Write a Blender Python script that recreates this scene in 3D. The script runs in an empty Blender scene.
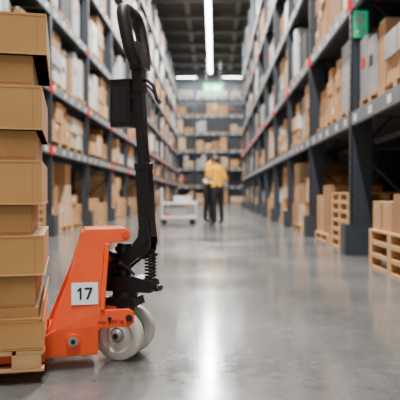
import bpy, bmesh, math, random
from mathutils import Vector, Matrix, Euler

R = random.Random(31)
scene = bpy.context.scene
COL = scene.collection

# ------------------------------------------------------------------ materials
def mat(name, col, rough=0.6, metal=0.0, var=0.0, vscale=8.0, bump=0.0, emis=None, estr=0.0, stretch=None, coat=0.0):
    m = bpy.data.materials.new(name); m.use_nodes = True
    nt = m.node_tree; b = nt.nodes['Principled BSDF']
    c = (col[0], col[1], col[2], 1)
    b.inputs['Base Color'].default_value = c
    b.inputs['Roughness'].default_value = rough
    b.inputs['Metallic'].default_value = metal
    b.inputs['Coat Weight'].default_value = coat
    if emis:
        b.inputs['Emission Color'].default_value = (*emis, 1)
        b.inputs['Emission Strength'].default_value = estr
    if var > 0 or bump > 0:
        tc = nt.nodes.new('ShaderNodeTexCoord')
        mp = nt.nodes.new('ShaderNodeMapping')
        if stretch: mp.inputs['Scale'].default_value = stretch
        nt.links.new(tc.outputs['Object'], mp.inputs['Vector'])
        n = nt.nodes.new('ShaderNodeTexNoise')
        n.inputs['Scale'].default_value = vscale
        n.inputs['Detail'].default_value = 5
        nt.links.new(mp.outputs[0], n.inputs['Vector'])
        if var > 0:
            cr = nt.nodes.new('ShaderNodeValToRGB')
            cr.color_ramp.elements[0].position = 0.3
            cr.color_ramp.elements[1].position = 0.7
            cr.color_ramp.elements[0].color = (*[max(0, x*(1-var)) for x in col], 1)
            cr.color_ramp.elements[1].color = (*[min(1, x*(1+var)) for x in col], 1)
            nt.links.new(n.outputs['Fac'], cr.inputs['Fac'])
            nt.links.new(cr.outputs['Color'], b.inputs['Base Color'])
        if bump > 0:
            bp = nt.nodes.new('ShaderNodeBump')
            bp.inputs['Strength'].default_value = bump
            bp.inputs['Distance'].default_value = 0.01
            nt.links.new(n.outputs['Fac'], bp.inputs['Height'])
            nt.links.new(bp.outputs[0], b.inputs['Normal'])
    return m

M = {}
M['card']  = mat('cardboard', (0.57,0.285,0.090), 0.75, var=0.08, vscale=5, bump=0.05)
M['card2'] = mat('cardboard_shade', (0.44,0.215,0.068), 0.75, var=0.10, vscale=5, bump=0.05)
M['edge'] = mat('cardboard_cut_edge', (0.60,0.34,0.14), 0.8)
M['crease'] = mat('cardboard_crease', (0.34,0.16,0.05), 0.8)
M['c1'] = mat('carton_a', (0.54,0.29,0.12), 0.8, var=0.1, vscale=2)
M['c2'] = mat('carton_b', (0.36,0.18,0.075), 0.8, var=0.1, vscale=2)
M['c3'] = mat('carton_c', (0.62,0.42,0.25), 0.8, var=0.1, vscale=2)
M['wrap'] = mat('stretch_wrap', (0.72,0.71,0.69), 0.35, var=0.12, vscale=6, bump=0.3)
M['wrap2'] = mat('stretch_wrap_grey', (0.36,0.36,0.36), 0.35, var=0.15, vscale=6, bump=0.3)
M['dark'] = mat('dark_goods', (0.02,0.022,0.028), 0.6)
M['wood'] = mat('pallet_wood', (0.58,0.33,0.14), 0.75, var=0.2, vscale=6, stretch=(1,6,6), bump=0.1)
M['post'] = mat('rack_steel_bluegrey', (0.036,0.046,0.060), 0.45, metal=0.1, var=0.08, vscale=3)
M['beam'] = mat('rack_beam_grey', (0.15,0.165,0.19), 0.45, metal=0.0, var=0.06, vscale=3)
M['deck'] = mat('rack_deck', (0.04,0.045,0.05), 0.6)
M['tag'] = mat('rack_tag', (0.80,0.80,0.78), 0.6)
M['red'] = mat('red_plate', (0.80,0.015,0.01), 0.5)
M['hole'] = mat('slot_dark', (0.01,0.01,0.012), 0.8)
M['orange'] = mat('orange_paint', (0.88,0.085,0.003), 0.32, var=0.07, vscale=9, coat=0.2)
M['black'] = mat('black_paint', (0.006,0.006,0.008), 0.4, var=0.2, vscale=10)
M['rubber'] = mat('black_rubber', (0.008,0.008,0.010), 0.5)
M['cream'] = mat('polyurethane_tyre', (0.66,0.62,0.54), 0.4, var=0.05)
M['hub'] = mat('hub_grey', (0.36,0.35,0.33), 0.4, metal=0.4)
M['steel'] = mat('steel', (0.35,0.35,0.36), 0.3, metal=0.9)
M['white'] = mat('white_label', (0.80,0.83,0.88), 0.5)
M['ink'] = mat('ink', (0.01,0.01,0.012), 0.6)
M['redink'] = mat('red_ink', (0.30,0.005,0.005), 0.6)
M['tape'] = mat('packing_tape', (0.42,0.20,0.07), 0.25)
M['yellow'] = mat('yellow_shirt', (0.92,0.44,0.0), 0.9, var=0.08, vscale=10)
M['trouser'] = mat('black_trousers', (0.008,0.008,0.012), 0.85)
M['skin'] = mat('skin', (0.45,0.22,0.13), 0.55)
M['hair'] = mat('black_hair', (0.010,0.008,0.007), 0.6)
M['shoe'] = mat('shoe', (0.02,0.02,0.02), 0.5)
M['lip'] = mat('lip', (0.36,0.12,0.09), 0.5)
M['eye'] = mat('eye', (0.7,0.7,0.7), 0.3)
M['ceil'] = mat('ceiling_dark', (0.045,0.043,0.04), 0.9, var=0.1)
M['truss'] = mat('truss_steel', (0.10,0.095,0.09), 0.6)
M['wall'] = mat('wall_grey', (0.08,0.085,0.095), 0.9, var=0.05)
M['fix'] = mat('lamp_housing', (0.3,0.3,0.3), 0.5)
M['tube'] = mat('lamp_tube', (1,1,1), 0.5, emis=(0.92,1,0.95), estr=30)
M['green'] = mat('green_sign', (0.02,0.35,0.15), 0.5, emis=(0.0,0.75,0.22), estr=1.2)
M['greenw'] = mat('sign_white', (0.8,0.9,0.85), 0.5, emis=(0.6,1,0.8), estr=1.4)
M['gdull'] = mat('green_sign_dull', (0.02,0.38,0.16), 0.5, emis=(0.02,0.6,0.3), estr=0.4)
M['twhite'] = mat('trolley_white', (0.75,0.76,0.78), 0.4)

def floor_mat():
    m = bpy.data.materials.new('polished_concrete'); m.use_nodes = True
    nt = m.node_tree; b = nt.nodes['Principled BSDF']; N = nt.nodes; L = nt.links
    tc = N.new('ShaderNodeTexCoord')
    n1 = N.new('ShaderNodeTexNoise'); n1.inputs['Scale'].default_value = 0.9; n1.inputs['Detail'].default_value = 8
    n2 = N.new('ShaderNodeTexNoise'); n2.inputs['Scale'].default_value = 14; n2.inputs['Detail'].default_value = 6
    L.new(tc.outputs['Object'], n1.inputs['Vector']); L.new(tc.outputs['Object'], n2.inputs['Vector'])
    mx = N.new('ShaderNodeMath'); mx.operation = 'MULTIPLY_ADD'
    mx.inputs[1].default_value = 0.35
    L.new(n2.outputs['Fac'], mx.inputs[0]); 
    s = N.new('ShaderNodeMath'); s.operation='MULTIPLY'; s.inputs[1].default_value=0.65
    L.new(n1.outputs['Fac'], s.inputs[0]); L.new(s.outputs[0], mx.inputs[2])
    cr = N.new('ShaderNodeValToRGB')
    cr.color_ramp.elements[0].position = 0.35; cr.color_ramp.elements[0].color = (0.092,0.089,0.085,1)
    cr.color_ramp.elements[1].position = 0.65; cr.color_ramp.elements[1].color = (0.175,0.170,0.163,1)
    L.new(mx.outputs[0], cr.inputs['Fac']); L.new(cr.outputs[0], b.inputs['Base Color'])
    mr = N.new('ShaderNodeMapRange')
    mr.inputs['From Min'].default_value=0.3; mr.inputs['From Max'].default_value=0.7
    mr.inputs['To Min'].default_value=0.09; mr.inputs['To Max'].default_value=0.22
    L.new(mx.outputs[0], mr.inputs['Value']); L.new(mr.outputs[0], b.inputs['Roughness'])
    b.inputs['IOR'].default_value = 1.8
    bp = N.new('ShaderNodeBump'); bp.inputs['Strength'].default_value=0.05; bp.inputs['Distance'].default_value=0.01
    L.new(n1.outputs['Fac'], bp.inputs['Height']); L.new(bp.outputs[0], b.inputs['Normal'])
    return m
M['floor'] = floor_mat()

# ------------------------------------------------------------------ mesh builder
class MB:
    def __init__(s): s.v=[]; s.f=[]; s.m=[]; s.sm=[]; s.names=[]
    def mi(s, k):
        if k not in s.names: s.names.append(k)
        return s.names.index(k)
    def add(s, vs, fs, k, smooth=False, xf=None):
        o=len(s.v)
        for p in vs:
            p=Vector(p)
            s.v.append(tuple(xf @ p) if xf else tuple(p))
        i=s.mi(k)
        for f in fs:
            s.f.append(tuple(a+o for a in f)); s.m.append(i); s.sm.append(smooth)
    def box2(s, a, b, k, xf=None):
        x0,x1=sorted((a[0],b[0])); y0,y1=sorted((a[1],b[1])); z0,z1=sorted((a[2],b[2]))
        vs=[(x0,y0,z0),(x1,y0,z0),(x1,y1,z0),(x0,y1,z0),(x0,y0,z1),(x1,y0,z1),(x1,y1,z1),(x0,y1,z1)]
        fs=[(0,3,2,1),(4,5,6,7),(0,1,5,4),(1,2,6,5),(2,3,7,6),(3,0,4,7)]
        s.add(vs,fs,k,False,xf)
    def box(s, c, d, k, rot=(0,0,0), xf=None):
        T=Matrix.Translation(c) @ Euler(rot).to_matrix().to_4x4()
        if xf: T=xf@T
        h=[x/2 for x in d]
        s.box2((-h[0],-h[1],-h[2]),(h[0],h[1],h[2]),k,T)
    def prism(s, prof, y0, y1, k, fn=None, xf=None):
        n=len(prof); vs=[(p[0],y0,p[1]) for p in prof]+[(p[0],y1,p[1]) for p in prof]
        if fn: vs=[fn(v) for v in vs]
        fs=[tuple(range(n)), tuple(range(2*n-1,n-1,-1))]
        for i in range(n):
            j=(i+1)%n; fs.append((i,i+n,j+n,j))
        s.add(vs,fs,k,False,xf)
    def tube(s, pts, r, k, seg=12, closed=False, cap=True, xf=None):
        pts=[Vector(p) for p in pts]; n=len(pts)
        rs = r if isinstance(r,(list,tuple)) else [r]*n
        tang=[]
        for i in range(n):
            a=pts[(i-1)%n] if (closed or i>0) else pts[i]
            b=pts[(i+1)%n] if (closed or i<n-1) else pts[i]
            tang.append((b-a).normalized())
        up=Vector((0,0,1)) if abs(tang[0].z)<0.9 else Vector((1,0,0))
        nrm=(up-tang[0]*up.dot(tang[0])).normalized()
        vs=[]
        for i in range(n):
            t=tang[i]; nrm=(nrm-t*nrm.dot(t)).normalized(); bn=t.cross(nrm)
            for j in range(seg):
                a=2*math.pi*j/seg
                vs.append(pts[i]+(nrm*math.cos(a)+bn*math.sin(a))*rs[i])
        fs=[]
        for i in range(n if closed else n-1):
            i2=(i+1)%n
            for j in range(seg):
                j2=(j+1)%seg
                fs.append((i*seg+j,i*seg+j2,i2*seg+j2,i2*seg+j))
        s.add(vs,fs,k,True,xf)
        if cap and not closed:
            s.add(vs[:seg],[tuple(range(seg-1,-1,-1))],k,False,xf)
            s.add(vs[-seg:],[tuple(range(seg))],k,False,xf)
    def cyl(s,a,b,r,k,seg=20,xf=None): s.tube([a,b],r,k,seg,xf=xf)
    def lathe(s, prof, c, k, seg=40, xf=None):
        n=len(prof); vs=[]
        for j in range(seg):
            a=2*math.pi*j/seg
            for r,y in prof: vs.append((c[0]+r*math.cos(a), c[1]+y, c[2]+r*math.sin(a)))
        fs=[]
        for j in range(seg):
            j2=(j+1)%seg
            for i in range(n-1): fs.append((j*n+i,j*n+i+1,j2*n+i+1,j2*n+i))
        s.add(vs,fs,k,True,xf)
    def sphere(s,c,r,k,seg=16,ring=10,xf=None,fn=None):
        vs=[];fs=[]
        for i in range(ring+1):
            th=math.pi*i/ring
            for j in range(seg):
                ph=2*math.pi*j/seg
                p=Vector((r[0]*math.sin(th)*math.cos(ph), r[1]*math.sin(th)*math.sin(ph), r[2]*math.cos(th)))
                if fn: p=fn(p)
                vs.append(p+Vector(c))
        for i in range(ring):
            for j in range(seg):
                j2=(j+1)%seg
                fs.append((i*seg+j,(i+1)*seg+j,(i+1)*seg+j2,i*seg+j2))
        s.add(vs,fs,k,True,xf)
    def obj(s,name,parent=None,bevel=0,loc=None,rot=None):
        me=bpy.data.meshes.new(name); me.from_pydata(s.v,[],s.f)
        for n in s.names: me.materials.append(M[n])
        me.polygons.foreach_set('material_index', s.m)
        me.polygons.foreach_set('use_smooth', s.sm)
        me.update()
        o=bpy.data.objects.new(name,me); COL.objects.link(o)
        if parent: o.parent=parent
        if loc: o.location=loc
        if rot: o.rotation_euler=rot
        if bevel:
            b=o.modifiers.new('bevel','BEVEL'); b.width=bevel; b.segments=2; b.limit_method='ANGLE'; b.angle_limit=math.radians(50)
        return o

def empty(name,loc=(0,0,0),rot=(0,0,0)):
    o=bpy.data.objects.new(name,None); COL.objects.link(o); o.location=loc; o.rotation_euler=rot; o.empty_display_size=0.2
    return o

# ------------------------------------------------------------------ room
b=MB(); b.box2((-4.5,-4,-0.1),(4.2,50,0),'floor'); b.obj('floor')
b=MB(); b.box2((-4.6,-4,0),(-4.5,50,11),'wall'); b.obj('wall_left')
b=MB(); b.box2((4.2,-4,0),(4.3,50,11),'wall'); b.obj('wall_right')
b=MB(); b.box2((-4.6,50,0),(4.3,50.1,11),'wall'); b.obj('wall_back')
b=MB(); b.box2((-4.6,-4,11),(4.3,50.1,11.1),'ceil')
y=1.0
while y<50:
    b.box2((-4.5,y,10.72),(4.2,y+0.12,11),'truss'); b.box2((-4.5,y-0.08,10.68),(4.2,y+0.2,10.72),'truss'); y+=3.0
for x in (-1.6,1.2): b.box2((x,-4,10.85),(x+0.25,50,11),'truss')
b.obj('ceiling')

def strip(name,c,lx,ly,power):
    e=empty(name,c)
    q=MB(); q.box((0,0,0.04),(lx+0.06,ly+0.02,0.05),'fix'); q.box((0,0,0.0),(lx*0.9,ly*0.98,0.03),'tube'); 
    for sgn in (-1,1):
        if ly>lx: q.cyl((0,sgn*ly*0.4,0.06),(0,sgn*ly*0.4,0.4),0.012,'fix',8)
        else: q.cyl((sgn*lx*0.4,0,0.06),(sgn*lx*0.4,0,0.4),0.012,'fix',8)
    q.obj(name+'_housing',e)
    if power:
        l=bpy.data.lights.new(name+'_light','AREA'); l.shape='RECTANGLE'; l.size=lx; l.size_y=ly; l.energy=power; l.color=(1.0,0.99,0.965)
        o=bpy.data.objects.new(name+'_light',l); COL.objects.link(o); o.parent=e; o.location=(0,0,-0.03)
y=-1.5
while y<48:
    strip('ceiling_strip_lamp',(-0.3,y,10.6),0.26,4.78,1050 if y<25 else 820)
    y+=4.8
for x in (-2.2,1.5):
    strip('ceiling_cross_lamp',(x,48.6,10.2),1.7,0.14,150)

# ------------------------------------------------------------------ racks
def pallet(q,x0,x1,y0,y1,z0,bx=None):
    add=bx or (lambda a,b,k:q.box2(a,b,k))
    w=x1-x0; l=y1-y0
    for i in range(3):
        cy=y0+ (l-0.1)*i/2
        for j in range(3):
            cx=x0+(w-0.1)*j/2
            add((cx,cy,z0+0.02),(cx+0.1,cy+0.1,z0+0.10),'wood')
    for j in range(3):
        cx=x0+(w-0.1)*j/2
        add((cx,y0,z0),(cx+0.1,y1,z0+0.02),'wood')
    n=6; bw=w/n*0.78
    for j in range(n):
        cx=x0+(w-bw)*j/(n-1)
        add((cx,y0,z0+0.10),(cx+bw,y1,z0+0.122),'wood')
    return z0+0.122

def carton_pile(bx,u0,u1,v0,v1,z0,h,near,mix):
    nz=max(1,int(round(h/R.uniform(0.2,0.42)))); nv=1 if not near else 2
    nu=R.choice([1,2,3,3])
    k0=R.choice(mix)
    du=(u1-u0)/nu; dv=(v1-v0)/nv; dz=h/nz
    for i in range(nu):
        top=nz - R.choice([0,0,0,1,1,2])
        for kz in range(max(1,top)):
            for j in range(nv):
                k=k0 if R.random()<0.65 else R.choice(mix)
                g=0.006; jx=R.uniform(0,0.05)
                a=(u0+i*du+g,v0+j*dv+g+jx,z0+kz*dz); c=(u0+(i+1)*du-g-R.uniform(0,.03),v0+(j+1)*dv-g,z0+(kz+1)*dz-0.006)
                bx(a,c,k)
                if near:
                    um=(a[0]+c[0])/2
                    bx((um-0.025,a[1]-0.002,a[2]+0.002),(um+0.025,a[1],c[2]-0.002),'tape')
                if R.random()<0.3: bx((a[0]+0.03,a[1]-0.004,c[2]-0.13),(a[0]+0.15,a[1]-0.001,c[2]-0.04),'tag')

def rack(name,goods,fn,posts,levels,top,pw,styles,depth=1.1,skip=(),red=True,redp=.45):
    E=empty(name)
    q=MB(); g=MB()
    def mk(bb):
        def bx(a,c,k): bb.box2(fn(*a),fn(*c),k)
        return bx
    qb=mk(q); gb=mk(g)
    for pi,u in enumerate(posts):
        for v in (0.0,depth-pw*0.6):
            w=pw if v==0 else pw*0.6
            qb((u-0.055,v,0),(u-0.045,v+w,top),'post'); qb((u+0.045,v,0),(u+0.055,v+w,top),'post')
            qb((u-0.055,v,0),(u+0.055,v+0.012,top),'post'); qb((u-0.045,v+w-0.012,0),(u+0.045,v+w,top),'post')
            qb((u-0.1,v-0.03,0),(u+0.1,v+w+0.04,0.012),'post')
        qb((u-0.13,-0.07,0),(u-0.115,pw+0.07,0.36),'post'); qb((u-0.13,-0.085,0),(u+0.13,-0.07,0.36),'post')
        z=0.3; flip=0
        while z<top-1.0:
            q.cyl(fn(u,pw*0.5,z),fn(u,depth-0.06,z),0.02,'post',6)
            a=(u,pw*0.5,z) if flip else (u,depth-0.06,z); c=(u,depth-0.06,z+0.9) if flip else (u,pw*0.5,z+0.9)
            q.cyl(fn(*a),fn(*c),0.018,'post',6); z+=0.95; flip=1-flip
        if pi<6:
            z=0.42
            while z<4.5:
                for du in (-0.02,0.02): qb((u+du-0.006,-0.002,z),(u+du+0.006,0.0,z+0.03),'hole')
                for dv in (pw*0.3,pw*0.65): qb((u-0.057,dv,z),(u-0.0551,dv+0.014,z+0.03),'hole')
                z+=0.1
        if red:
            for li in (0,1,2,3,4):
                if R.random()>redp and not (li==1): continue
                if li==0 and pw>.2: continue
                zz=levels[li]-0.16
                qb((u-0.09,-0.05,zz),(u+0.09,-0.035,zz+0.13),'red')
                qb((u-0.09,-0.035,zz),(u-0.075,0.06,zz+0.13),'red')
                qb((u-0.05,-0.053,zz+0.04),(u+0.05,-0.0501,zz+0.11),'tag')
    for bi in range(len(posts)-1):
        ua=posts[bi]+0.055; ub=posts[bi+1]-0.055; near=bi<4
        for li,z in enumerate([0.0]+levels):
            if z>0:
                qb((ua,0.0,z-0.15),(ub,0.05,z),'beam'); qb((ua,depth-0.05,z-0.12),(ub,depth,z),'beam')
                qb((ua,0.05,z-0.04),(ub,depth-0.05,z-0.015),'deck')
                for t in range(5):
                    uu=ua+0.15+t*0.6+R.uniform(-.1,.1)
                    if uu<ub-0.2: qb((uu,-0.003,z-0.12),(uu+0.13,-0.0005,z-0.04),'tag')
            nxt=(levels+[top+0.3])[li]
            clear=nxt-0.15-z
            if (bi,li) in skip: continue
            zb=z
            nl=R.choice([2,3,3,4]); sp=(ub-ua-0.06)/nl
            for k in range(nl):
                if R.random()<0.03: continue
                u0=ua+0.03+k*sp+0.02; u1=u0+sp-0.04-R.uniform(0,0.06)
                v0=0.03+R.uniform(0,0.10); v1=depth-0.06
                st=R.choice(styles[min(li,len(styles)-1)])
                h=clear*R.uniform(0.55,0.98)
                if near or li==0:
                    zt=pallet(g,u0,u1,v0,v1,zb,gb)
                else:
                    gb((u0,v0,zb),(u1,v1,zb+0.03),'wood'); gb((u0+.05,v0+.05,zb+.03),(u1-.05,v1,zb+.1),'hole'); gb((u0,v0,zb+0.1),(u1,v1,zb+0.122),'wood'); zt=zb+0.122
                h=min(h,clear-0.2)
                if st=='p':
                    for _ in range(R.choice([3,4,5])): 
                        if zt-zb<clear-0.3: zt=pallet(g,u0,u1,v0,v1,zt,gb)
                elif st in('w','W','d'):
                    kk={'w':'wrap','W':'wrap2','d':'dark'}[st]
                    n=R.choice([1,2,2,3]); ww=(u1-u0)/n
                    for a in range(n):
                        hh=h*R.uniform(0.7,1.0); va=v0+R.uniform(0,.06)
                        kq=kk if R.random()<.7 else R.choice(['c3','wrap2','c1','c2'])
                        gb((u0+a*ww+0.01,va,zt),(u0+(a+1)*ww-0.01,v1,zt+hh),kq)
                        gb((u0+a*ww+0.04,v0+.06,zt+hh),(u0+(a+1)*ww-0.04,v1-.05,zt+hh+.03),kk)
                        if R.random()<.35: gb((u0+a*ww+.05,va-.004,zt+hh*.5),(u0+a*ww+.2,va-.001,zt+hh*.5+.12),R.choice(['red','dark','c2']))
                else:
                    carton_pile(gb,u0,u1,v0,v1,zt,h,near,{'c':['c1','c1','c2','c3'],'m':['c1','wrap','c3','wrap2','c2']}[st])
    q.obj('frame_and_beams',E); g.obj(goods,E)

FR=1.60
rp=[1.1+3.0*i for i in range(12)]
rack('pallet_rack','racked_goods',lambda u,v,z:(FR+v,u,z),rp,[1.66,3.0,4.4,5.9,7.4],9.3,0.24,
     [['c','c','p','m'],['c','W','m','c'],['m','w','c','d'],['w','m','c','W'],['W','w','d','c'],['w','W','d']],skip={(1,0),(2,0)},redp=.3)
lp=[1.1+3.0*i for i in range(16)]
rack('pallet_rack','racked_goods',lambda u,v,z:(-2.75-v,u,z),lp,[1.55,2.6,3.9,5.3,6.8,8.3],9.6,0.14,
     [['c','c','c','p'],['c','c','m','c'],['w','w','m','c'],['w','m','c','d'],['w','W','c','m'],['W','w','d'],['W','d']],redp=.5)
bp_=[-4.2,-1.5,1.2,3.9]
rack('pallet_rack','racked_goods',lambda u,v,z:(u,47.6+v*0.9,z),bp_,[1.4,2.8,4.2,5.6,7.0,8.4],9.0,0.14,
     [['c','m'],['c','m','d'],['m','c','d'],['d','c'],['d','W','c'],['d','c'],['d','W']],red=False)

def loaded(name,x0,x1,y0,y1,n,cartons=0,nc=2):
    q=MB(); z=0.0
    for i in range(n): z=pallet(q,x0,x1,y0,y1,z)
    if cartons:
        for i in range(nc):
            ya=y0+0.03+i*(y1-y0)/nc; yb=ya+(y1-y0)/nc-0.07; hh=cartons*(1 if i%2==0 else .8)
            q.box2((x0+0.03,ya,z),(x1-0.1,yb,z+hh),'c1' if i%2 else 'c2')
            q.box2((x0+0.025,(ya+yb)/2-.03,z+.01),(x0+0.03,(ya+yb)/2+.03,z+hh-.01),'tape')
            q.box2((x0+0.2,ya-.004,z+hh*.5),(x0+0.4,ya,z+hh*.5+.1),'tag')
    q.obj(name,bevel=0.003)
loaded('wooden_pallet_stack',FR-.06,FR+.86,4.65,6.0,3,0.34,2)
loaded('wooden_pallet_stack',FR+.05,FR+.95,7.4,8.5,6,0.0)
loaded('carton_loaded_pallet',FR+.05,FR+.95,8.75,9.85,1,0.72)

e=empty('exit_sign',(FR+.10,7.02,2.68),(0,0,.15))
q=MB(); q.box((0,0,0),(0.17,0.03,0.31),'gdull'); q.box((0,-0.017,0.05),(0.10,0.004,0.12),'white'); q.box((0,-0.017,-0.09),(0.11,0.004,0.03),'white')
q.box((0.02,-0.0195,0.05),(0.03,0.002,0.08),'gdull'); q.obj('sign_panel',e,bevel=0.003)
e=empty('exit_sign',(-0.05,44,8.5))
q=MB(); q.box((0,0,0),(1.5,0.1,0.75),'green'); q.box((0.2,-0.055,0),(0.7,0.01,0.4),'greenw'); q.box((-0.45,-0.055,0),(0.25,0.01,0.4),'greenw')
q.cyl((-0.5,0,0.37),(-0.5,0,2.2),0.015,'fix',8); q.cyl((0.5,0,0.37),(0.5,0,2.2),0.015,'fix',8)
q.obj('sign_panel',e)

# ------------------------------------------------------------------ pallet jack
TH=math.radians(14); JO=(-0.386,2.6,0)
J=empty('hand_pallet_jack',JO,(0,0,TH))
def tp(v):
    z=v[2]; t=min(1,max(0,(z-0.2)/0.36)); return (v[0], v[1]*(1-0.42*t), v[2])
prof=[(-.185,.548),(-.172,.56),(-.01,.562),(.008,.552),(.012,.53),(0,.508),(-.085,.498),(-.097,.47),(-.118,.245),(-.11,.235),(.0,.235),(.02,.222),(.022,.18),(.0,.163),(-.115,.16),(-.125,.15),(-.125,.055),(-.335,.055),(-.345,.065),(-.345,.125),(-.335,.14),(-.295,.165)]
q=MB()
q.prism(prof,-.172,-.156,'orange',tp); q.prism(prof,.156,.172,'orange',tp)
q.prism([(-.185,.548),(-.165,.548),(-.275,.16),(-.325,.14),(-.325,.12),(-.30,.12)],-.158,.158,'orange',tp)
q.prism([(-.18,.545),(-.172,.56),(-.01,.562),(.008,.552),(.008,.535),(-.17,.535)],-.158,.158,'orange',tp)
q.prism([(-.118,.235),(-.1,.235),(-.075,.50),(-.095,.50)],-.184,-.170,'orange',tp)
q.prism([(-.118,.235),(-.1,.235),(-.075,.50),(-.095,.50)],.170,.184,'orange',tp)
q.box2((-.34,-.156,.06),(-.13,.156,.075),'orange')
q.cyl((-.225,-.172,.118),(-.225,-.186,.118),.028,'orange',24); q.cyl((-.225,-.186,.118),(-.225,-.190,.118),.019,'hub',24); q.cyl((-.225,-.19,.118),(-.225,-.196,.118),.009,'black',12)
q.cyl((-.002,-.172,.199),(-.002,-.182,.199),.014,'black',16)
q.cyl((-.08,-.166,.199),(-.08,-.178,.199),.008,'black',12)
q.cyl((-.01,-.098,.535),(-.01,-.112,.535),.013,'orange',16)
q.obj('body_frame',J,bevel=0.004)
q=MB()
for sy in (-.19,.19):
    q.box2((-1.40,sy-.078,.100),(-.33,sy+.078,.106),'orange')
    q.box2((-1.40,sy-.078,.066),(-.33,sy-.072,.100),'orange'); q.box2((-1.40,sy+.072,.066),(-.33,sy+.078,.100),'orange')
    q.prism([(-1.40,.106),(-1.40,.066),(-1.47,.075),(-1.49,.088),(-1.47,.102)],sy-.06,sy+.06,'orange')
    q.lathe([(0,-.04),(.032,-.04),(.036,-.03),(.036,.03),(.032,.04),(0,.04)],(-1.3,sy,.036),'cream',24)
    q.cyl((-1.3,sy-.07,.036),(-1.3,sy+.07,.036),.008,'black')
    q.box2((-1.31,sy-.055,.03),(-1.2,sy-.047,.1),'black'); q.box2((-1.31,sy+.047,.03),(-1.2,sy+.055,.1),'black')
    q.cyl((-.3,sy*.7,.08),(-1.25,sy,.085),.008,'black',8)
q.obj('forks',J,bevel=0.002)
q=MB()
for s in (-1,1):
    c=(0,s*.068,.108)
    q.lathe([(.072,-.024),(.098,-.025),(.105,-.021),(.108,-.012),(.108,.012),(.105,.021),(.098,.025),(.072,.024)],c,'cream',56)
    q.lathe([(0,-.010),(.03,-.010),(.032,-.022),(.050,-.012),(.066,-.014),(.0725,-.0245)],c,'cream',48)
    q.lathe([(0,.010),(.03,.010),(.032,.022),(.050,.012),(.066,.014),(.0725,.0245)],c,'cream',48)
    q.lathe([(0,-.034),(.012,-.034),(.02,-.028),(.027,-.022),(.029,-.008)] ,c,'hub',24)
    q.lathe([(0,.034),(.012,.034),(.02,.028),(.027,.022),(.029,.008)] ,c,'hub',24)
q.cyl((0,-.106,.108),(0,.106,.108),.011,'black')
q.box2((-.028,-.034,.09),(.028,.034,.245),'black')
q.prism([(-.075,.225),(.07,.225),(.06,.262),(-.06,.262)],-.06,.06,'black')
q.cyl((0,0,.255),(0,0,.285),.055,'black',28)
q.prism([(-.07,.285),(.135,.285),(.145,.30),(.14,.335),(.06,.352),(-.05,.352),(-.085,.33)],-.045,.045,'black')
q.cyl((-.005,0,.35),(-.005,0,.49),.031,'black',24); q.cyl((-.005,0,.455),(-.005,0,.475),.04,'black',24)
q.prism([(-.09,.34),(-.05,.345),(-.03,.38),(-.03,.445),(-.06,.46),(-.095,.43),(-.102,.40),(-.08,.395),(-.078,.375),(-.1,.365)],-.035,.035,'black')
q.cyl((-.055,-.035,.425),(-.055,-.045,.425),.014,'steel',16)
q.tube([(-.06,-.04,.36),(-.03,-.055,.40),(.02,-.055,.40),(.06,-.04,.36)],.006,'black',8)
for s in (-1,1):
    q.prism([(-.02,.39),(.01,.375),(.075,.43),(.125,.455),(.135,.50),(.122,.60),(.085,.60),(.075,.52),(.03,.465),(-.02,.43)],s*.04-.006,s*.04+.006,'black')
    q.cyl((.105,s*.046,.50),(.105,s*.056,.50),.014,'black',16)
    q.cyl((.0,s*.046,.405),(.0,s*.054,.405),.012,'steel',16)
q.cyl((.105,-.045,.50),(.105,.045,.50),.012,'black')
q.box((.09,0,.45),(.04,.07,.035),'black',(0,.5,0))
hx=.118
pts=[]
for i in range(7*16+1):
    a=2*math.pi*i/16; pts.append((hx+.022*math.cos(a),.0+.022*math.sin(a),.342+.098*i/(7*16)))
q.tube(pts,.0052,'black',7)
q.cyl((hx,0,.33),(hx,0,.46),.010,'black'); q.cyl((hx,0,.335),(hx,0,.345),.030,'black',24); q.cyl((hx,0,.438),(hx,0,.452),.030,'black',24)
q.sphere((hx,0,.458),(.018,.018,.014),'black')
q.box2((.135,-.015,.29),(.165,.015,.315),'black'); q.cyl((.155,-.03,.30),(.155,.03,.30),.01,'black')
def P(t):
    a=Vector((.105,0,.52)); c=Vector((.062,0,1.24)); return a.lerp(c,t)
d=(P(1)-P(0)); ang=math.atan2(d.x,d.z)
def bar(t0,t1,w,dp,k='black'):
    m=(P(t0)+P(t1))/2; q.box(m,(w,dp,(P(t1)-P(t0)).length),k,(0,ang,0))
bar(0,.42,.058,.06); bar(.38,.9,.040,.042); bar(.86,1.02,.046,.055)
bar(.40,.44,.062,.066)
q.box(P(.47)+Vector((.004,-.024,0)),(.012,.006,.2),'rubber',(0,ang,0))
top=Vector((.022,0,1.49)); bot=Vector((.068,0,1.265)); ax=(top-bot); L=ax.length; ax.normalize()
def HP(y,t): return bot+ax*(t*L)+Vector((0,y,0))
path=[]
ctrl=[(.0,.0),(.045,.02),(.075,.12),(.088,.32),(.092,.6),(.09,.82),(.075,.95),(.045,1.0),(0,1.0)]
full=ctrl+[(-a,t) for a,t in ctrl[-2:0:-1]]
n=len(full)
for i in range(n):
    p0,p1,p2,p3=[Vector(full[(i+k)%n]) for k in (-1,0,1,2)]
    for j in range(5):
        t=j/5
        v=0.5*((2*p1)+(p2-p0)*t+(2*p0-5*p1+4*p2-p3)*t*t+(3*p1-p0-3*p2+p3)*t**3)
        path.append(HP(v.x,v.y))
q.tube(path,.027,'rubber',14,closed=True)
hr=(0,math.atan2(ax.x,ax.z),0)
q.box(HP(0,.05),(.056,.10,.08),'rubber',hr)
q.box(HP(0,.20),(.036,.07,.09),'rubber',hr)
q.tube([P(.93)+Vector((.01,0,0)),(.11,-.01,1.19),(.135,-.01,1.165),(.15,-.01,1.11),(.165,-.01,1.09)],[.008,.008,.008,.008,.010],'black',10)
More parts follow.
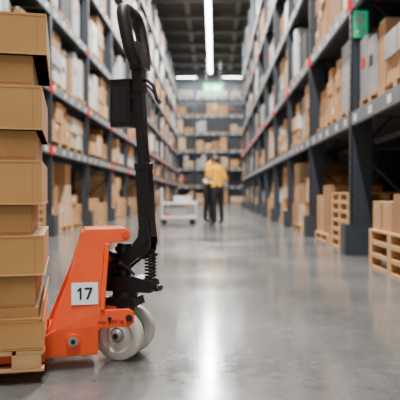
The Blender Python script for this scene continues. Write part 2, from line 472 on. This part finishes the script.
q.tube([P(.93)+Vector((.0,.03,0)),(.10,.03,1.17),(.125,.03,1.14)],.005,'black',8)
q.obj('steering_and_handle',J,bevel=0.003,rot=(0,0,math.radians(-29)))
q=MB()
q.box((-.008,0,1.09),(.092,.075,.195),'black'); q.box((-.008,-.0385,1.085),(.07,.003,.15),'rubber'); q.box((-.008,0,1.192),(.098,.08,.01),'black')
q.box((.045,0,1.09),(.03,.03,.05),'black')
q.obj('document_box',J,bevel=0.004,rot=(0,0,math.radians(-29)))
q=MB(); lz=.302; ly=-(0.172*(1-0.42*((lz-.2)/.36)))-.0015
tilt=math.atan(.42*.172/.36)
T1=Matrix.Translation((-.178,ly-.0005,lz))@Euler((-tilt,0,0)).to_matrix().to_4x4()
q.box2((-.0525,-.001,-.044),(.0525,.001,.044),'white',T1)
def poly(pts): q.prism([(p[0],p[1]) for p in pts],-.0022,-.0012,'ink',None,T1)
poly([(-.012,-.024),(-.012,.024),(-.020,.024),(-.030,.014),(-.030,.006),(-.021,.011),(-.021,-.024)])
poly([(-.001,.024),(.031,.024),(.031,.017),(.014,-.024),(.004,-.024),(.020,.015),(-.001,.015)])
q.obj('number_label',J)
def text(s,size,loc,rot,k,name):
    c=bpy.data.curves.new(name,'FONT'); c.body=s; c.size=size; c.align_x='CENTER'; c.align_y='CENTER'; c.extrude=0.0004; c.offset=size*0.018
    o=bpy.data.objects.new(name,c); COL.objects.link(o)
    dg=bpy.context.evaluated_depsgraph_get(); me=bpy.data.meshes.new_from_object(o.evaluated_get(dg)); bpy.data.objects.remove(o)
    me.materials.clear(); me.materials.append(M[k]); o=bpy.data.objects.new(name,me); COL.objects.link(o); o.parent=J; o.location=loc; o.rotation_euler=rot
text('max 2000 kg',.020,(-.075,-.1735,.187),(math.pi/2,0,0),'redink','capacity_text')

# ------------------------------------------------------------------ box stack on the jack
S=empty('stacked_cartons_on_pallet',JO,(0,0,TH))
q=MB()
XR=-.332; XL=-1.32; Y0=-.33; Y1=.33
for yy in (Y0,-.05,Y1-.05):
    w=.05 if yy!=-.05 else .10
    q.box2((XL,yy,.048),(XR,yy+w,.060),'wood')
    for xx in (XR-.115,-.88,XL):
        q.box2((xx,yy,.060),(xx+(.105),yy+w,.110),'wood')
for i in range(9):
    xx=XL+(XR-.1-XL)*i/8
    q.box2((xx,Y0,.110),(xx+.098,Y1,.126),'wood')
q.obj('base_pallet',S,bevel=0.002)
def carton(name,x0,x1,y0,y1,z0,z1,k,rot=0,lid=False):
    q=MB(); cx,cy=(x0+x1)/2,(y0+y1)/2
    T=Matrix.Translation((cx,cy,0))@Matrix.Rotation(rot,4,'Z')@Matrix.Translation((-cx,-cy,0))
    q.box2((x0,y0,z0),(x1,y1,z1),k,T)
    if lid:
        q.box2((x0-.003,y0-.003,z0),(x1+.003,y1+.003,z0+.005),'edge',T)
        q.box2((x0+.004,y0-.0012,z1-.010),(x1-.004,y0+.001,z1-.0085),'crease',T)
        q.box2((x1-.034,y0-.0012,z0+.006),(x1-.0327,y0+.001,z1-.010),'crease',T)
    else:
        q.box2((x0+.004,y0-.0012,z0+.008),(x1-.004,y0+.001,z0+.0095),'crease',T)
    q.obj(name,S,bevel=0.004 if not lid else 0.0015)
lay=[(.286,.402,.030,'b'),(.402,.553,.0,'l'),(.553,.663,.045,'b'),(.663,.830,.006,'l'),(.830,.938,.028,'b'),(.938,1.103,.004,'l'),(1.103,1.214,.040,'b'),(1.214,1.368,-.010,'l')]
n=1
for z0,z1,ins,kd in lay:
    xr=XR-ins; mid=xr-.50
    rr=R.uniform(-.006,.006)
    y0=Y0+(.014 if kd=='b' else 0)
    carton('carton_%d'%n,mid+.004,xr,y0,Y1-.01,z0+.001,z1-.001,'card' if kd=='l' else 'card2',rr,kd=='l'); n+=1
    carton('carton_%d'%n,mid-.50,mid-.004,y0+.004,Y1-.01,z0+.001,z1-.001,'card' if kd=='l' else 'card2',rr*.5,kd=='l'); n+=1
carton('carton_base',XL+.01,XR-.002,Y0,Y1-.01,.128,.235,'card')
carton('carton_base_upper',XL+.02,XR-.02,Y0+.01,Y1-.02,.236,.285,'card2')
q=MB()
q.prism([(XR-.02,.237),(XR-.004,.237),(XR-.004,.240),(XR+.002,.315),(XR-.002,.315),(XR-.012,.242)],Y0,Y1-.02,'card')
q.prism([(XR-.16,.243),(XR-.006,.243),(XR+.0,.30),(XR-.003,.30),(XR-.012,.25),(XR-.16,.247)],Y0-.006,Y0-.002,'card')
q.obj('open_flap',S)

# ------------------------------------------------------------------ people
def person(name,loc,rotz,scale,lean,headpitch,headyaw,arms):
    E=empty(name,loc,(0,0,rotz)); E.scale=(scale,)*3
    pel=Vector((0,0,.90))
    RL=Matrix.Rotation(-lean,4,'X')
    def U(p):
        p=Vector(p); return pel+RL@(p-pel)
    Jt={'pel':(pel,(.145,.11)),'wai':(U((0,0,1.04)),(.14,.105)),'che':(U((0,0,1.24)),(.165,.115)),'nb':(U((0,-.005,1.385)),(.085,.075)),'nk':(U((0,.012,1.46)),(.05,.05))}
    ed=[('pel','wai'),('wai','che'),('che','nb'),('nb','nk')]
    for s,sd in ((-1,'L'),(1,'R')):
        el,wr,pa=arms[sd]
        Jt['sh'+sd]=(U((s*.17,0,1.35)),(.068,.068)); Jt['ua'+sd]=(U((s*.17,0,1.35)).lerp(Vector(el),.5),(.060,.060))
        Jt['el'+sd]=(Vector(el),(.043,.043)); Jt['wr'+sd]=(Vector(wr),(.027,.024)); Jt['pa'+sd]=(Vector(pa),(.036,.017))
        Jt['hi'+sd]=(Vector((s*.088,0,.84)),(.098,.098)); Jt['th'+sd]=(Vector((s*.095,.01,.66)),(.088,.088)); Jt['kn'+sd]=(Vector((s*.10,.02,.47)),(.066,.068))
        Jt['ca'+sd]=(Vector((s*.10,-.005,.33)),(.064,.066)); Jt['an'+sd]=(Vector((s*.10,-.03,.085)),(.048,.050)); Jt['to'+sd]=(Vector((s*.115,.13,.035)),(.042,.032))
        ed+=[('nb','sh'+sd),('sh'+sd,'ua'+sd),('ua'+sd,'el'+sd),('el'+sd,'wr'+sd),('wr'+sd,'pa'+sd),('pel','hi'+sd),('hi'+sd,'th'+sd),('th'+sd,'kn'+sd),('kn'+sd,'ca'+sd),('ca'+sd,'an'+sd),('an'+sd,'to'+sd)]
    keys=list(Jt)
    def skin(verts,edges,radii,roots,nm):
        me=bpy.data.meshes.new(nm); me.from_pydata([tuple(v) for v in verts],edges,[]); o=bpy.data.objects.new(nm,me); COL.objects.link(o)
        o.modifiers.new('s','SKIN'); 
        sv=me.skin_vertices[0].data
        for i,r in enumerate(radii): sv[i].radius=r; sv[i].use_root = i in roots
        sb=o.modifiers.new('d','SUBSURF'); sb.levels=2; sb.render_levels=2
        dg=bpy.context.evaluated_depsgraph_get(); dg.update(); m2=bpy.data.meshes.new_from_object(o.evaluated_get(dg)); bpy.data.objects.remove(o)
        o=bpy.data.objects.new(nm,m2); COL.objects.link(o); o.parent=E
        for p in m2.polygons: p.use_smooth=True
        return o
    o=skin([Jt[k][0] for k in keys],[(keys.index(a),keys.index(b)) for a,b in ed],[Jt[k][1] for k in keys],{0},'body')
    me=o.data; me.materials.clear()
    for k in ('yellow','trouser','skin','shoe'): me.materials.append(M[k])
    def cat(a,b,t):
        if a=='pel' and b=='wai': return 1 if t<.25 else 0
        if b in('wai','che','nb'): return 0
        if b=='nk': return 0 if t<.25 else 2
        if b[:2] in('sh','ua'): return 0
        if b[:2]=='el': return 0 if t<.45 else 2
        if b[:2] in('wr','pa'): return 2
        if b[:2]=='to': return 3
        return 1
    for p in me.polygons:
        best=None
        for a,b2 in ed:
            A=Jt[a][0];B=Jt[b2][0];d=B-A;t=max(0,min(1,(p.center-A).dot(d)/d.length_squared)); r=Jt[a][1][0]*(1-t)+Jt[b2][1][0]*t
            dist=(p.center-(A+d*t)).length-r
            if best is None or dist<best[0]: best=(dist,cat(a,b2,t))
        p.material_index=best[1]
    vs=[];es=[];rs=[];roots=set()
    for s,sd in ((-1,'L'),(1,'R')):
        wr=Vector(arms[sd][1]); pa=Vector(arms[sd][2]); f=(pa-wr).normalized()
        side=Vector((-s,0,0)); side=(side-f*side.dot(f)).normalized(); dn=f.cross(side); 
        if dn.z>0: dn=-dn
        for i,ln in enumerate((.070,.078,.072,.055)):
            b0=pa-f*.01+side*(.026-.018*i)
            pts=[b0,b0+f*ln*.45+dn*.004,b0+f*ln*.75+dn*.018,b0+f*ln*.92+dn*.036]
            k=len(vs); vs+=pts; es+=[(k,k+1),(k+1,k+2),(k+2,k+3)]; rs+=[(.0095,)*2,(.009,)*2,(.0085,)*2,(.007,)*2]; roots.add(k)
        b0=wr+f*.03+side*.02; pts=[b0,b0+side*.028+f*.025+dn*.008,b0+side*.036+f*.052+dn*.018]
        k=len(vs); vs+=pts; es+=[(k,k+1),(k+1,k+2)]; rs+=[(.012,)*2,(.0105,)*2,(.0085,)*2]; roots.add(k)
    h=skin(vs,es,rs,roots,'fingers'); h.data.materials.clear(); h.data.materials.append(M['skin'])
    for p in h.data.polygons: p.material_index=0
    hc=Jt['nk'][0]+RL@Vector((0,.018,.075))
    X=Matrix.Translation(hc)@Matrix.Rotation(headyaw,4,'Z')@Matrix.Rotation(-headpitch,4,'X')
    q=MB()
    def hf(p):
        if p.z<0: f=1+p.z*2.6; p=Vector((p.x*f,p.y*(1+p.z*1.0)+(-p.z)*.12,p.z))
        return p
    q.sphere((0,0,0),(.075,.092,.115),'skin',24,16,X,hf)
    q.sphere((0,.094,-.012),(.012,.016,.02),'skin',12,8,X); q.sphere((0,.088,.006),(.008,.01,.024),'skin',10,8,X)
    for s in (-1,1):
        q.sphere((s*.03,.078,.008),(.014,.010,.008),'eye',12,8,X); q.sphere((s*.03,.0875,.008),(.006,.003,.006),'hair',8,6,X)
        q.sphere((s*.03,.085,.026),(.018,.006,.004),'hair',8,6,X)
        q.sphere((s*.075,-.004,-.005),(.010,.018,.030),'skin',10,8,X)
    q.sphere((0,.086,-.048),(.022,.008,.006),'lip',12,6,X)
    q.tube([Jt['nb'][0]+RL@Vector((0,.0,.02)),Jt['nk'][0],hc-Vector((0,.0,.03))],[.052,.048,.046],'skin',16)
    def hh(p):
        if p.y>0.03 and p.z<.045: p=Vector((p.x*.88,p.y*.62,p.z))
        if p.z<-.03: p=Vector((p.x*.78,p.y*.9 if p.y<0 else p.y*.3,p.z*.85))
        return p
    q.sphere((0,-.014,.018),(.083,.094,.113),'hair',24,16,X,hh)
    q.obj('head',E)
    return E,X
A={'L':((-.21,.04,1.06),(-.10,.25,1.05),(-.06,.32,1.06)),'R':((.25,-.02,1.04),(.16,.19,.98),(.12,.26,1.0))}
pa,_=person('warehouse_worker',(0.09,14.0,0),math.radians(35),.97,math.radians(10),math.radians(28),0,A)
B={'L':((-.22,.20,1.00),(-.08,.38,.98),(-.03,.44,1.0)),'R':((.22,.18,1.02),(.12,.38,1.0),(.07,.45,1.01))}
pb,_=person('warehouse_worker',(-.13,14.95,0),math.radians(-130),1.07,math.radians(14),math.radians(30),math.radians(-15),B)
q=MB(); q.box((-.0,.36,1.045),(.22,.28,.012),'white',(.25,0,0)); q.box((0,.48,1.085),(.08,.02,.012),'steel',(.25,0,0))
q.obj('clipboard_held',pa)

# ------------------------------------------------------------------ platform trolley
T=empty('platform_trolley',(-.86,14.4,0),(0,0,math.radians(8)))
q=MB()
q.box((0,0,.17),(.85,.55,.05),'twhite')
q.box((0,0,.50),(.85,.55,.04),'twhite')
for sx in (-.40,.40):
    for sy in (-.25,.25):
        q.cyl((sx,sy,.17),(sx,sy,.85 if sx<0 else .56),.02,'twhite',10)
        q.cyl((sx*.85,sy*.8-.015,.06),(sx*.85,sy*.8+.015,.06),.06,'rubber',20); q.box((sx*.85,sy*.8,.125),(.05,.05,.05),'steel')
q.cyl((-.40,-.25,.85),(-.40,.25,.85),.018,'twhite',10); q.cyl((-.40,-.25,.68),(-.40,.25,.68),.014,'twhite',10)
q.obj('trolley_frame',T)
q=MB(); q.box((.1,0,.60),(.4,.35,.16),'wrap'); q.box((-.05,0,.29),(.5,.4,.19),'wrap2'); q.box((-.25,0,.23),(.12,.42,.06),'red'); q.obj('load',T)

# ------------------------------------------------------------------ world, camera
w=bpy.data.worlds.new('world'); scene.world=w; w.use_nodes=True
bg=w.node_tree.nodes['Background']; bg.inputs[0].default_value=(0.97,0.98,1,1); bg.inputs[1].default_value=0.58
cam=bpy.data.cameras.new('camera'); co=bpy.data.objects.new('camera',cam); COL.objects.link(co)
co.location=(0,0,0.7); co.rotation_euler=(math.radians(90-0.48),0,math.radians(1.337))
cam.lens=54; cam.sensor_width=36; cam.clip_end=200
cam.dof.use_dof=True; cam.dof.focus_distance=2.45; cam.dof.aperture_fstop=2.9
scene.camera=co
